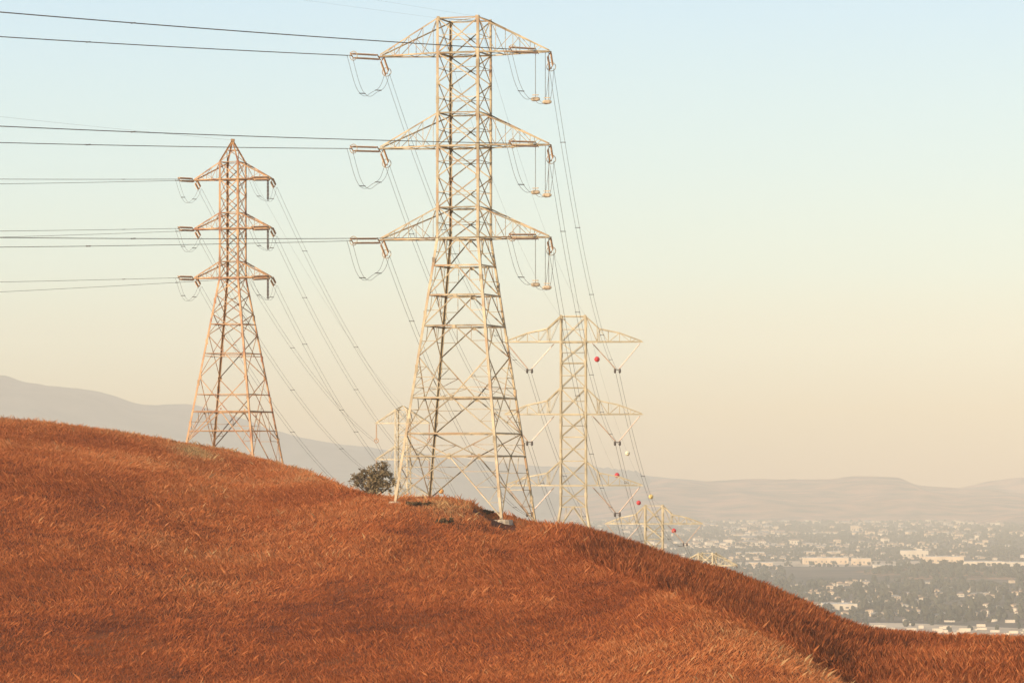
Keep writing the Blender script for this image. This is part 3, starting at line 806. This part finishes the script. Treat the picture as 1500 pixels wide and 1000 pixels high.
# ------------------------------------------------------------------ bush and small shrubs
def bush(name, label, px, D, blobs, nleaf, leaf, mt, cat, seed):
    r = np.random.default_rng(seed); x0 = (px-750)/F*D; zg = gz(x0, D)
    root = empty(name, (x0, D, zg)); tag(root, label, cat)
    m = MB(); base = Vector((x0, D, zg-.2))
    for (bx, by, bz, rx, rz) in blobs:
        tgt = Vector((x0+bx, D+by, zg+bz)); mid = base.lerp(tgt, .5)+Vector((r.uniform(-.2,.2), r.uniform(-.2,.2), -.1))
        pts = [base, mid, tgt]
        for (p, q, r0, r1) in ((base, mid, .13, .08), (mid, tgt, .08, .04)): m.lathe(p, q, [(0, r0), (1, r1)], 6)
        for _ in range(7):
            e = tgt+Vector((r.normal()*rx*.6, r.normal()*rx*.6, r.normal()*rz*.6)); m.lathe(mid.lerp(tgt, r.uniform(.3, 1)), e, [(0, .035), (1, .012)], 5)
    part(m, 'stem', M['bark'], root)
    C = []; R = []; T_ = []
    wts = np.array([b[3]**2*b[4] for b in blobs]); wts /= wts.sum()
    for b, wgt in zip(blobs, wts):
        n = int(nleaf*wgt); sub = max(5, n//55)
        cc = r.normal(0, 1, (sub, 3)); cc /= np.linalg.norm(cc, axis=1)[:, None]; cc *= r.uniform(.45, 1, (sub, 1))
        k = r.integers(0, sub, n)
        p = cc[k]+r.normal(0, .14, (n, 3))
        C.append(np.array([x0+b[0], D+b[1], zg+b[2]])+p*np.array([b[3], b[3], b[4]]))
        tt = r.uniform(0, 1, sub)
        T_.append(np.clip(tt[k]*.6+r.normal(.2, .15, n), 0, 1))
    C = np.concatenate(C); T_ = np.concatenate(T_); keep = C[:, 2] > terrain(C[:, 0], C[:, 1]); C = C[keep]; T_ = T_[keep]; n = len(C)
    u = r.normal(0, 1, (n, 3)); u /= np.linalg.norm(u, axis=1)[:, None]
    v = np.cross(u, r.normal(0, 1, (n, 3))); v /= np.linalg.norm(v, axis=1)[:, None]
    s_ = leaf*r.uniform(.6, 1.4, (n, 1))
    V = np.stack([C-u*s_, C+v*s_*.45, C+u*s_, C-v*s_*.45], 1).reshape(-1, 3)-np.array([x0, D, zg])
    ob = np_mesh('foliage', V, np.arange(n*4).reshape(n, 4), mt); add_attr(ob, 'tint', np.repeat(T_, 4)); ob.parent = root
zb = lambda px, D, py: (HY-py)/F*D-gz((px-750)/F*D, D)
bD = 484; k = bD/F
def bl(px, py, rx, rz, dy=0): return ((px-545)*k, dy, zb(545, bD, py), rx*k, rz*k)
bush('round_bush', 'dark round bush growing on the crest left of the tallest pylon', 545, bD,
     [bl(552,692,20,17), bl(541,700,20,15,.5), bl(563,702,17,16), bl(524,697,10,9,-.4), bl(517,704,9,6,.3), bl(549,712,27,12,.2), bl(572,713,10,12,-.3), bl(534,686,8,5), bl(560,681,9,6)], 5200, .135, M['bush_leaf'], 'bush', 3)
for j, (px, D_, wd_, lab) in enumerate([(612, 449, 26, 'low dark shrub in the grass at the left feet of the tallest pylon'), (650, 436, 18, 'low dark shrub in the grass just below the crest under the tallest pylon'), (707, 456, 20, 'dark scrub on the eroded bank between the legs of the tallest pylon')]):
    kk = D_/F
    bush('low_shrub', lab, px, D_, [((q-.5)*wd_*kk, random.uniform(-.5,.5), .3+random.uniform(0,.15), wd_*.33*kk, .34) for q in (0,.35,.7,1)], 1500, .11, M['shrub_leaf'], 'shrub', 20+j)

# ------------------------------------------------------------------ valley, city and far hills
ZP = -190.0; KP = -ZP*F
def RD(row): return KP/(row-HY)
mb = MB(); mb.add([(-14000,3300,ZP),(14000,3300,ZP),(14000,26000,ZP),(-14000,26000,ZP)], [(0,1,2,3)])
tag(mb.build('valley_plain', M['plain']), kind='structure')
def ridge(name, pts, D, depth_f, depth_b, mt, seed, amp, foot=ZP-4, nx=260, nyr=40):
    """hill range whose skyline passes through photo points pts at distance D"""
    px = np.linspace(pts[0][0], pts[-1][0], nx); py = pchip([p[0] for p in pts], [p[1] for p in pts], px)
    py = py+(fbm(px/60, px*0+.5, seed+2, 5))*min(2.6, amp/12.)
    x = (px-750)/F*D; zr = (HY-py)/F*D
    tt = np.linspace(-1, 1, nyr); V = np.zeros((nx, nyr, 3))
    for j, t in enumerate(tt):
        y = D+(t*depth_f if t < 0 else t*depth_b)
        s = 1-abs(t)**1.25
        s = max(s, 0)
        nse = fbm(x/(depth_f*.25)+0*y, np.full_like(x, y/(depth_f*.25)), seed, 5)
        rid = 1-np.abs(2*vnoise(x/(depth_f*.16)+t*1.1, np.full_like(x, t*1.3), seed+9)-1)
        zz = foot+(zr-foot)*s+(nse*amp+(rid-.6)*amp*1.1)*4*abs(t)*(1-abs(t))
        if j in (0, nyr-1): zz = np.full_like(x, foot)
        zz = np.maximum(zz, foot)
        zz += fbm(x/220, np.full_like(x, y/220.), seed+4, 3)*amp*.08*(1 if abs(t) < .97 else 0)
        V[:, j, 0] = x*(y/D)**.15; V[:, j, 1] = y; V[:, j, 2] = zz
    I = np.arange(nx*nyr).reshape(nx, nyr)
    Q = np.stack([I[:-1, :-1], I[1:, :-1], I[1:, 1:], I[:-1, 1:]], -1).reshape(-1, 4)
    tag(np_mesh(name, V.reshape(-1, 3), Q, mt, True), kind='structure'); return V.reshape(-1, 3)
ridge('mountains', [(-1500,590),(-900,560),(-400,575),(-150,560),(0,547),(45,560),(140,571),(215,588),(265,588),(330,605),(400,630),(450,643),(520,656),(640,666),(760,678),(900,690),(1000,702),(1200,720),(1500,745)], 22500, 3800, 2600, M['mountain'], 5, 130, nx=620)
ridge('far_hills', [(700,760),(860,722),(960,704),(1060,703),(1150,701),(1205,702),(1262,697),(1310,698),(1345,709),(1390,713),(1440,717),(1500,722),(1600,716),(1800,722),(2100,735)], 21000, 3200, 2200, M['far_hill'], 15, 60, nx=420)
ridge('far_hills', [(1100,760),(1300,738),(1400,716),(1460,702),(1540,694),(1700,690),(2200,700)], 23200, 1400, 1400, M['far_hill'], 35, 30)
ridge('low_hills', [(1330,790),(1400,768),(1460,756),(1520,750),(1650,742),(1900,750)], 17500, 1700, 1500, M['far_hill'], 25, 12, nx=160, nyr=26)
MV = ridge('brown_mound', [(1150,868),(1220,848),(1290,836),(1360,829),(1430,832),(1500,834),(1600,838),(1720,866)], 8140, 560, 400, M['mound'], 45, 4.5, nx=160, nyr=26)

def sheet(name, quad_px, mt, z):
    mb = MB(); vs = []
    for (px, D) in quad_px: vs.append(((px-750)/F*D, D, z))
    mb.add(vs, [tuple(range(len(vs)))]); return tag(mb.build(name, mt), kind='structure')
sheet('dirt_lot', [(1180,RD(948)),(1750,RD(948)),(1760,RD(926)),(1480,RD(919)),(1330,RD(912)),(1200,RD(911))], M['lot'], ZP+.05)
sheet('dirt_lot', [(1060,RD(829.5)),(1640,RD(828)),(1640,RD(822)),(1160,RD(821)),(1040,RD(824))], M['lot'], ZP+.05)
sheet('dirt_lot', [(1050,RD(798.8)),(1300,RD(798)),(1320,RD(793.6)),(1060,RD(795))], M['lot'], ZP+.05)

rc = random.Random(77)
def gable(m, w, d, h, rh, ov=.5):
    hx, hy = w/2, d/2
    m.add([(-hx,-hy,-.5),(hx,-hy,-.5),(hx,hy,-.5),(-hx,hy,-.5),(-hx,-hy,h),(hx,-hy,h),(hx,hy,h),(-hx,hy,h)],
          [(0,1,5,4),(1,2,6,5),(2,3,7,6),(3,0,4,7)], 0)
    hx += ov; hy += ov; k = min(hx*.45, hy)
    m.add([(-hx,-hy,h),(hx,-hy,h),(hx,hy,h),(-hx,hy,h),(-hx+k,0,h+rh),(hx-k,0,h+rh)], [(0,1,5,4),(1,2,5),(2,3,4,5),(3,0,4),(3,2,1,0)], 1)
    for wx in (-w*.28, w*.05, w*.3):
        m.add([(wx-w*.06,-w*0-d/2-.03,h*.35),(wx+w*.06,-d/2-.03,h*.35),(wx+w*.06,-d/2-.03,h*.75),(wx-w*.06,-d/2-.03,h*.75)], [(0,1,2,3)], 2)
def flat_block(m, w, d, h):
    hx, hy = w/2, d/2
    m.add([(-hx,-hy,-.5),(hx,-hy,-.5),(hx,hy,-.5),(-hx,hy,-.5),(-hx,-hy,h),(hx,-hy,h),(hx,hy,h),(-hx,hy,h)],
          [(0,1,5,4),(1,2,6,5),(2,3,7,6),(3,0,4,7)], 0)
    m.add([(-hx+.3,-hy+.3,h-.4),(hx-.3,-hy+.3,h-.4),(hx-.3,hy-.3,h-.4),(-hx+.3,hy-.3,h-.4)], [(0,1,2,3)], 1)
# house kinds
HK = []
for q, (w_, d_, h_, rh, wm, rm) in enumerate([(16,11,3.6,2.6,'wall','roof_tan'),(14,11,6.2,2.4,'wall','roof_tan'),(18,12,3.6,2.4,'wall_white','roof_grey'),(13,10,6.0,2.2,'wall_white','roof_tan'),(20,13,4.0,2.8,'wall','roof_grey')]):
    m = MB(); gable(m, w_, d_, h_, rh); HK.append((m, [M[wm], M[rm], M['window_dark']]))
def plain_pos(px, D): return (px-750)/F*D, D
def on_ground(x, y):
    return ZP
house_me = []
for m, ms in HK:
    me = bpy.data.meshes.new('house'); me.from_pydata(m.v, [], m.f)
    for q in ms: me.materials.append(q)
    me.polygons.foreach_set('material_index', m.m); me.update(); house_me.append(me)
# candidate house places: rows of streets
cand = []
def clear(px, row):
    D = RD(row)
    if 903 < row < 952 and px > 1170: return False
    if 831.4 < row < 851.6 and 1150 < px < 1720: return False
    if 820 < row < 831 and px > 1030: return False
    return True
for row in [742+1.0*i for i in range(0, 44)]+[786+1.6*i for i in range(0, 24)]+[830+2.1*i for i in range(45)]:
    D = RD(row); step = 15/(D/F)
    dens = .30+.6*max(0, math.sin(row*.37+1.0))**2
    if row > 835: dens = .72
    px = 830+rc.random()*step
    while px < 1620:
        cl = vnoise(np.array([px/70.]), np.array([row/9.]), 5)[0]
        if rc.random() < (.78+(1.0 if 756 < row < 774 and px < 1310 else 0))*dens*(.25+1.5*max(0, cl-.25)) and clear(px, row):
            x_, y_ = plain_pos(px, D+rc.uniform(-.006, .006)*D); cand.append((x_, y_, rc.choice([0,0,1,2,3,4]), rc.uniform(-.5, .5)+rc.choice([0, math.pi/2]), row))
        px += step*rc.uniform(1.0, 1.8)
vis = lambda c: 840 < 750+c[0]/c[1]*F < 1505 and (HY-TZ[0,0]) and c[4] > 700
skyrow = lambda px: float(np.interp(px, [830,865,910,960,1000,1075,1130,1200,1265,1300,1400,1500,2000], [770,775,787,803,818,833,856,888,915,922,932,938,960]))
seen = [c for c in cand if 860 < 750+c[0]/c[1]*F < 1498 and c[4] < skyrow(750+c[0]/c[1]*F)-2]
seen.sort(key=lambda c: c[1])
near = seen[:300]; ns = set(map(id, near)); rest = [c for c in cand if id(c) not in ns]
HL = ['small cream house with a tan roof among the valley trees', 'tall cream house with a tan roof among the valley trees', 'white house with a grey roof among the valley trees', 'tall white house with a tan roof among the valley trees', 'wide cream house with a grey roof among the valley trees']
proto = None
for c in near:
    o = bpy.data.objects.new('house', house_me[c[2]]) if proto is None else proto.copy()
    proto = proto or o
    o.data = house_me[c[2]]; COL.objects.link(o); o.location = (c[0], c[1], ZP); o.rotation_euler = (0,0,c[3]); o.scale = (.85,.85,.8)
    tag(o, HL[c[2]], 'house', 'houses of the valley: '+HL[c[2]])
def scatter_mesh(name, protos, places, mats):
    Vs = []; Ts = []; Ms = []; off = 0
    for (x_, y_, q, rz, sc_, zo) in places:
        v, t, mi = protos[q]; c_, s_ = math.cos(rz), math.sin(rz)
        R_ = np.array([[c_, s_, 0], [-s_, c_, 0], [0, 0, 1]])
        Vs.append(v@R_*sc_+np.array([x_, y_, zo])); Ts.append(t+off); Ms.append(mi); off += len(v)
    return np_mesh(name, np.concatenate(Vs), np.concatenate(Ts), mats, False, np.concatenate(Ms)), Vs
def tri(m):
    t = []; mi = []
    for f, q in zip(m.f, m.m):
        for k in range(1, len(f)-1): t.append((f[0], f[k], f[k+1])); mi.append(q)
    return np.array(m.v, float), np.array(t), np.array(mi)
HP = []
for m, ms in HK:
    v, t, mi = tri(m); names = [q.name for q in ms]; HP.append((v, t, mi, names))
allm = [M['wall'], M['wall_white'], M['roof_tan'], M['roof_grey'], M['window_dark']]; an = [q.name for q in allm]
HP = [(v, t, np.array([an.index(nm[i]) for i in mi])) for v, t, mi, nm in HP]
ob, _ = scatter_mesh('distant_houses', HP, [(c[0], c[1], c[2], c[3], 1.0 if c[4] > 812 or rc.random() < .4 else rc.uniform(1.1, 2.0), ZP) for c in rest], allm)
tag(ob, 'tiny pale houses of the far city in rows across the valley', 'houses', kind='stuff')
print('houses', len(near), len(rest))

# large buildings
def big(px0, px1, row, h, label, wm='wall_white', rm='roof_white', depth=60, doors=6, tower=None, rz=0):
    h *= 1.1
    D = RD(row); x0, x1 = (px0-750)/F*D, (px1-750)/F*D; w_ = x1-x0; c = Vector(((x0+x1)/2, D+depth/2, ZP))
    root = empty('warehouse', c); tag(root, label, 'building', 'large flat roofed buildings in the valley')
    m = MB(); flat_block(m, w_, depth, h)
    wl = MB(); wl.v = m.v[:8]; wl.f = m.f[:4]; wl.m = [0]*4
    a = part(wl, 'wall', M[wm], root, Vector((0,0,0)))
    rf = MB(); hx, hy = w_/2, depth/2
    rf.box((0,0,h+.15), w_+.4, depth+.4, .5); part(rf, 'roof', M[rm], root, Vector((0,0,0)))
    for q in range(3):
        st = MB(); st.box(((q-1)*w_*.3+rc.uniform(-2,2), rc.uniform(-.2,.2)*depth, h+1.2), 3.2, 3.2, 1.7)
        part(st, 'roof_unit', M['roof_grey'], root, Vector((0,0,0)))
    for q in range(doors):
        d_ = MB(); xx = -w_/2+w_*(q+.5)/doors; d_.box((xx+rc.uniform(-.15,.15)*w_/doors, -depth/2-.04, h*.4), w_/doors*rc.uniform(.2,.5), .1, h*rc.uniform(.18,.3)); part(d_, 'window', M['window_dark'], root, Vector((0,0,0)))
    if tower:
        tb = MB(); tb.box((tower*w_, 0, h+2.4), w_*.18, depth*.5, 4.4); part(tb, 'roof_block', M[wm], root, Vector((0,0,0)))
big(1207, 1256, 893, 8, 'long white warehouse at the edge of the right slope, nearest of the big buildings', doors=5)
big(1262, 1275, 891, 8, 'small white block just right of the nearest long warehouse', doors=2, depth=20)
big(1366, 1380, 906, 4.5, 'small cream shed standing in front of the pale dirt yard', 'wall', depth=18, doors=2)
big(1178, 1243, 826, 13, 'wide cream building, leftmost in the bright middle row', 'wall', doors=9, depth=60)
big(1249, 1276, 827, 13, 'cream block in the bright middle row, second from its left end', 'wall', doors=4, depth=40)
big(1282, 1335, 832, 6, 'low white building right of the cream block in the bright middle row', doors=6)
big(1322, 1360, 817, 16, 'tall white building with a roof block behind the bright middle row', doors=6, tower=.2)
big(1356, 1412, 825, 14, 'long cream building near the middle of the bright row', 'wall', doors=8, depth=60)
big(1414, 1470, 828, 8, 'low white building in the bright middle row, second from the right edge', doors=7)
big(1474, 1520, 829, 8, 'low white building in the bright middle row, at the right edge', doors=6)
big(1100, 1132, 828, 6, 'low cream building at the left end of the middle row, beside the farthest pylon', 'wall', doors=4)
big(1247, 1258, 778, 18, 'cream block standing alone in the far part of the city', 'wall', doors=3, depth=30)
big(1080, 1120, 812, 5, 'long low pale building just beyond the farthest pylon', 'wall', doors=5)
big(1180, 1240, 811, 5, 'long low pale building behind the wide cream one', 'wall', doors=5)
# rows of low sheds and parked trailers in the near yard
GY = 'low white sheds in the pale yard'
m = MB(); flat_block(m, 14, 7, 3.4); sv = bpy.data.meshes.new('yard_shed'); sv.from_pydata(m.v, [], m.f)
for q in (M['wall_white'], M['roof_white']): sv.materials.append(q)
sv.polygons.foreach_set('material_index', m.m); sv.update()
pr = None
for q in range(40):
    px = rc.uniform(1262, 1530); row = rc.uniform(909, 936); D = RD(row)
    o = bpy.data.objects.new('yard_shed', sv) if pr is None else pr.copy(); pr = pr or o
    COL.objects.link(o); o.location = ((px-750)/F*D, D, ZP+.06); o.rotation_euler = (0,0,rc.choice([0,.1,-.06])); o.scale = (rc.uniform(.25, 1.1), 1, rc.uniform(.5, 1.1))
    tag(o, 'low white shed standing in the pale dirt yard at the lower right', 'shed', GY)

# valley trees
def ico(sub, seed, squash, rough):
    import bmesh
    bm = bmesh.new(); bmesh.ops.create_icosphere(bm, subdivisions=sub, radius=1)
    v = np.array([p.co[:] for p in bm.verts]); t = np.array([[q.index for q in f.verts] for f in bm.faces]); bm.free()
    r = np.random.default_rng(seed); v *= (1+r.normal(0, rough, (len(v), 1))); v *= np.array([1, 1, squash]); v[:, 2] += squash*.95
    return v, t, np.zeros(len(t), int)
TP = [ico(2, s, [1.0, 1.3, .8, 1.9][s % 4], .22) for s in range(6)]+[ico(1, 50+s, [1.0, 1.2, .8][s % 3], .2) for s in range(5)]
pl = []
for row in np.concatenate([np.arange(741, 790, .8), np.arange(790, 830, 1.3), np.arange(830, 952, 1.6)]):
    D = RD(row); px = 800+rc.random()*10
    while px < 1680:
        nval = vnoise(np.array([px/40.]), np.array([row/7.]), 8)[0]
        mound = 1150 < px < 1720 and 831.4 < row < 851.6
        yard = px > 1175 and 911 < row < 952
        mid = px > 1040 and 821 < row < 830
        prob = .16+.75*nval+(.35*max(0, math.sin(row*.37+1.0+math.pi)) if row < 830 else -.05)
        if mound or yard: prob *= .0 if mound else .06
        if mid: prob *= .25
        if rc.random() < prob:
            s_ = rc.choice([rc.uniform(1.6, 3.6), rc.uniform(2.8, 5.8)])*(1.0 if row > 790 else 1.25)
            DD_ = D*(1+rc.uniform(-.004, .004))
            pl.append(((px-750)/F*DD_, DD_, rc.randrange(6) if row > 835 else 6+rc.randrange(5), rc.uniform(0, 6.28), s_, ZP-.3))
        px += rc.uniform(.8, 2.2)*(8.5/(D/F))*(.62 if row > 830 else .75)
vis_m = MV[(MV[:, 1] < 8250) & (MV[:, 2] > ZP+2)]
for q in range(1500):
    a = vis_m[rc.randrange(len(vis_m))]; cl = vnoise(np.array([a[0]/60.]), np.array([a[1]/90.]), 6)[0]
    if rc.random() < 1.5*(cl-.10): pl.append((a[0]+rc.uniform(-14,14), a[1]+rc.uniform(-8,8), rc.randrange(6), rc.uniform(0, 6.28), rc.uniform(1.8, 4.6), a[2]-.8))
ob, Vs = scatter_mesh('valley_trees', TP, pl, [M['city_tree']])
tn = np.concatenate([np.clip(np.full(len(v), rc.random()*.8)+rng.normal(0, .12, len(v)), 0, 1) for v in Vs]); add_attr(ob, 'tint', tn)
tag(ob, 'grey green trees massed between the houses of the valley', 'trees', kind='stuff')
print('valley trees', len(pl))

# ------------------------------------------------------------------ haze
ZT = 930.0
mb = MB(); mb.box((0, 12900, (ZT+ZP-8)/2), 30000, 26800, ZT-(ZP-8))
hz = bpy.data.materials.new('haze'); hz.use_nodes = True; nt = hz.node_tree
nt.nodes.remove(nt.nodes['Principled BSDF'])
pv = nt.nodes.new('ShaderNodeVolumePrincipled'); pv.inputs['Density'].default_value = 7.2e-5
pv.inputs['Color'].default_value = (.91, .90, .83, 1); pv.inputs['Anisotropy'].default_value = -0.2
nt.links.new(pv.outputs[0], nt.nodes['Material Output'].inputs['Volume'])
ob = mb.build('haze', hz); tag(ob, 'pale haze lying over the valley and hills', 'haze', kind='stuff')
for p_ in ():
    pass

# ------------------------------------------------------------------ light
SUN_EL, SUN_AZ = math.radians(18), math.radians(227)   # azimuth clockwise from +Y, direction towards the sun
sd = Vector((math.sin(SUN_AZ)*math.cos(SUN_EL), math.cos(SUN_AZ)*math.cos(SUN_EL), math.sin(SUN_EL)))
L = bpy.data.lights.new('sun', 'SUN'); L.energy = 4.5; L.angle = math.radians(.5); L.color = (1.0, .80, .58)
so = bpy.data.objects.new('sun', L); COL.objects.link(so); so.rotation_euler = sd.to_track_quat('Z', 'Y').to_euler(); so.location = (0, 0, 500)
W = bpy.data.worlds.new('World'); SC.world = W; W.use_nodes = True; nt = W.node_tree
bg = nt.nodes['Background']
sky = nt.nodes.new('ShaderNodeTexSky'); sky.sky_type = 'NISHITA'; sky.sun_disc = False
sky.sun_elevation = SUN_EL; sky.sun_rotation = SUN_AZ; sky.air_density = 1.0; sky.dust_density = 1.5; sky.ozone_density = 1.0
# low band of the sky opposite the sun: pale blue above, cream and rose towards the horizon, by elevation
tc = nt.nodes.new('ShaderNodeTexCoord'); sx = nt.nodes.new('ShaderNodeSeparateXYZ'); nt.links.new(tc.outputs['Generated'], sx.inputs[0])
mr = nt.nodes.new('ShaderNodeMapRange'); mr.inputs['From Min'].default_value = 0; mr.inputs['From Max'].default_value = .13; nt.links.new(sx.outputs['Z'], mr.inputs['Value'])
rp = nt.nodes.new('ShaderNodeValToRGB'); cr = rp.color_ramp
SKY = [(0, (.45,.28,.12)), (.128, (.58,.46,.22)), (.255, (.61,.69,.49)), (.384, (.49,.67,.59)), (.577, (.40,.60,.62)), (.90, (.305,.505,.64)), (1, (.295,.485,.64))]
cr.elements[0].position = 0; cr.elements[0].color = (*SKY[0][1], 1); cr.elements[1].position = 1; cr.elements[1].color = (*SKY[-1][1], 1)
for p_, c_ in SKY[1:-1]: cr.elements.new(p_).color = (*c_, 1)
nt.links.new(mr.outputs[0], rp.inputs['Fac'])
hs = nt.nodes.new('ShaderNodeVectorMath'); hs.operation = 'SCALE'; hs.inputs['Scale'].default_value = 1.36; nt.links.new(rp.outputs['Color'], hs.inputs[0])
ns_ = nt.nodes.new('ShaderNodeVectorMath'); ns_.operation = 'SCALE'; ns_.inputs['Scale'].default_value = .12; nt.links.new(sky.outputs[0], ns_.inputs[0])
m2 = nt.nodes.new('ShaderNodeMapRange'); m2.inputs['From Min'].default_value = .14; m2.inputs['From Max'].default_value = .35; nt.links.new(sx.outputs['Z'], m2.inputs['Value'])
mx = nt.nodes.new('ShaderNodeMix'); mx.data_type = 'VECTOR'; nt.links.new(m2.outputs[0], mx.inputs[0]); nt.links.new(hs.outputs[0], mx.inputs[4]); nt.links.new(ns_.outputs[0], mx.inputs[5])
nt.links.new(mx.outputs[1], bg.inputs['Color']); bg.inputs['Strength'].default_value = 1.0

# ------------------------------------------------------------------ camera
cam = bpy.data.cameras.new('camera'); co = bpy.data.objects.new('camera', cam); COL.objects.link(co)
co.location = (0, 0, 0); co.rotation_euler = (math.radians(90), 0, 0)
cam.sensor_width = 36; cam.lens = 36*F/1500; cam.shift_y = (HY-500)/1500
cam.clip_start = .5; cam.clip_end = 80000
SC.camera = co
vs = SC.view_settings; vs.view_transform = 'Standard'; vs.look = 'None'; vs.gamma = 1; vs.exposure = 0.4; vs.use_curve_mapping = False
SC.cycles.max_bounces = 5; SC.cycles.diffuse_bounces = 2; SC.cycles.volume_bounces = 1; SC.cycles.transparent_max_bounces = 8
SC.cycles.use_denoising = True
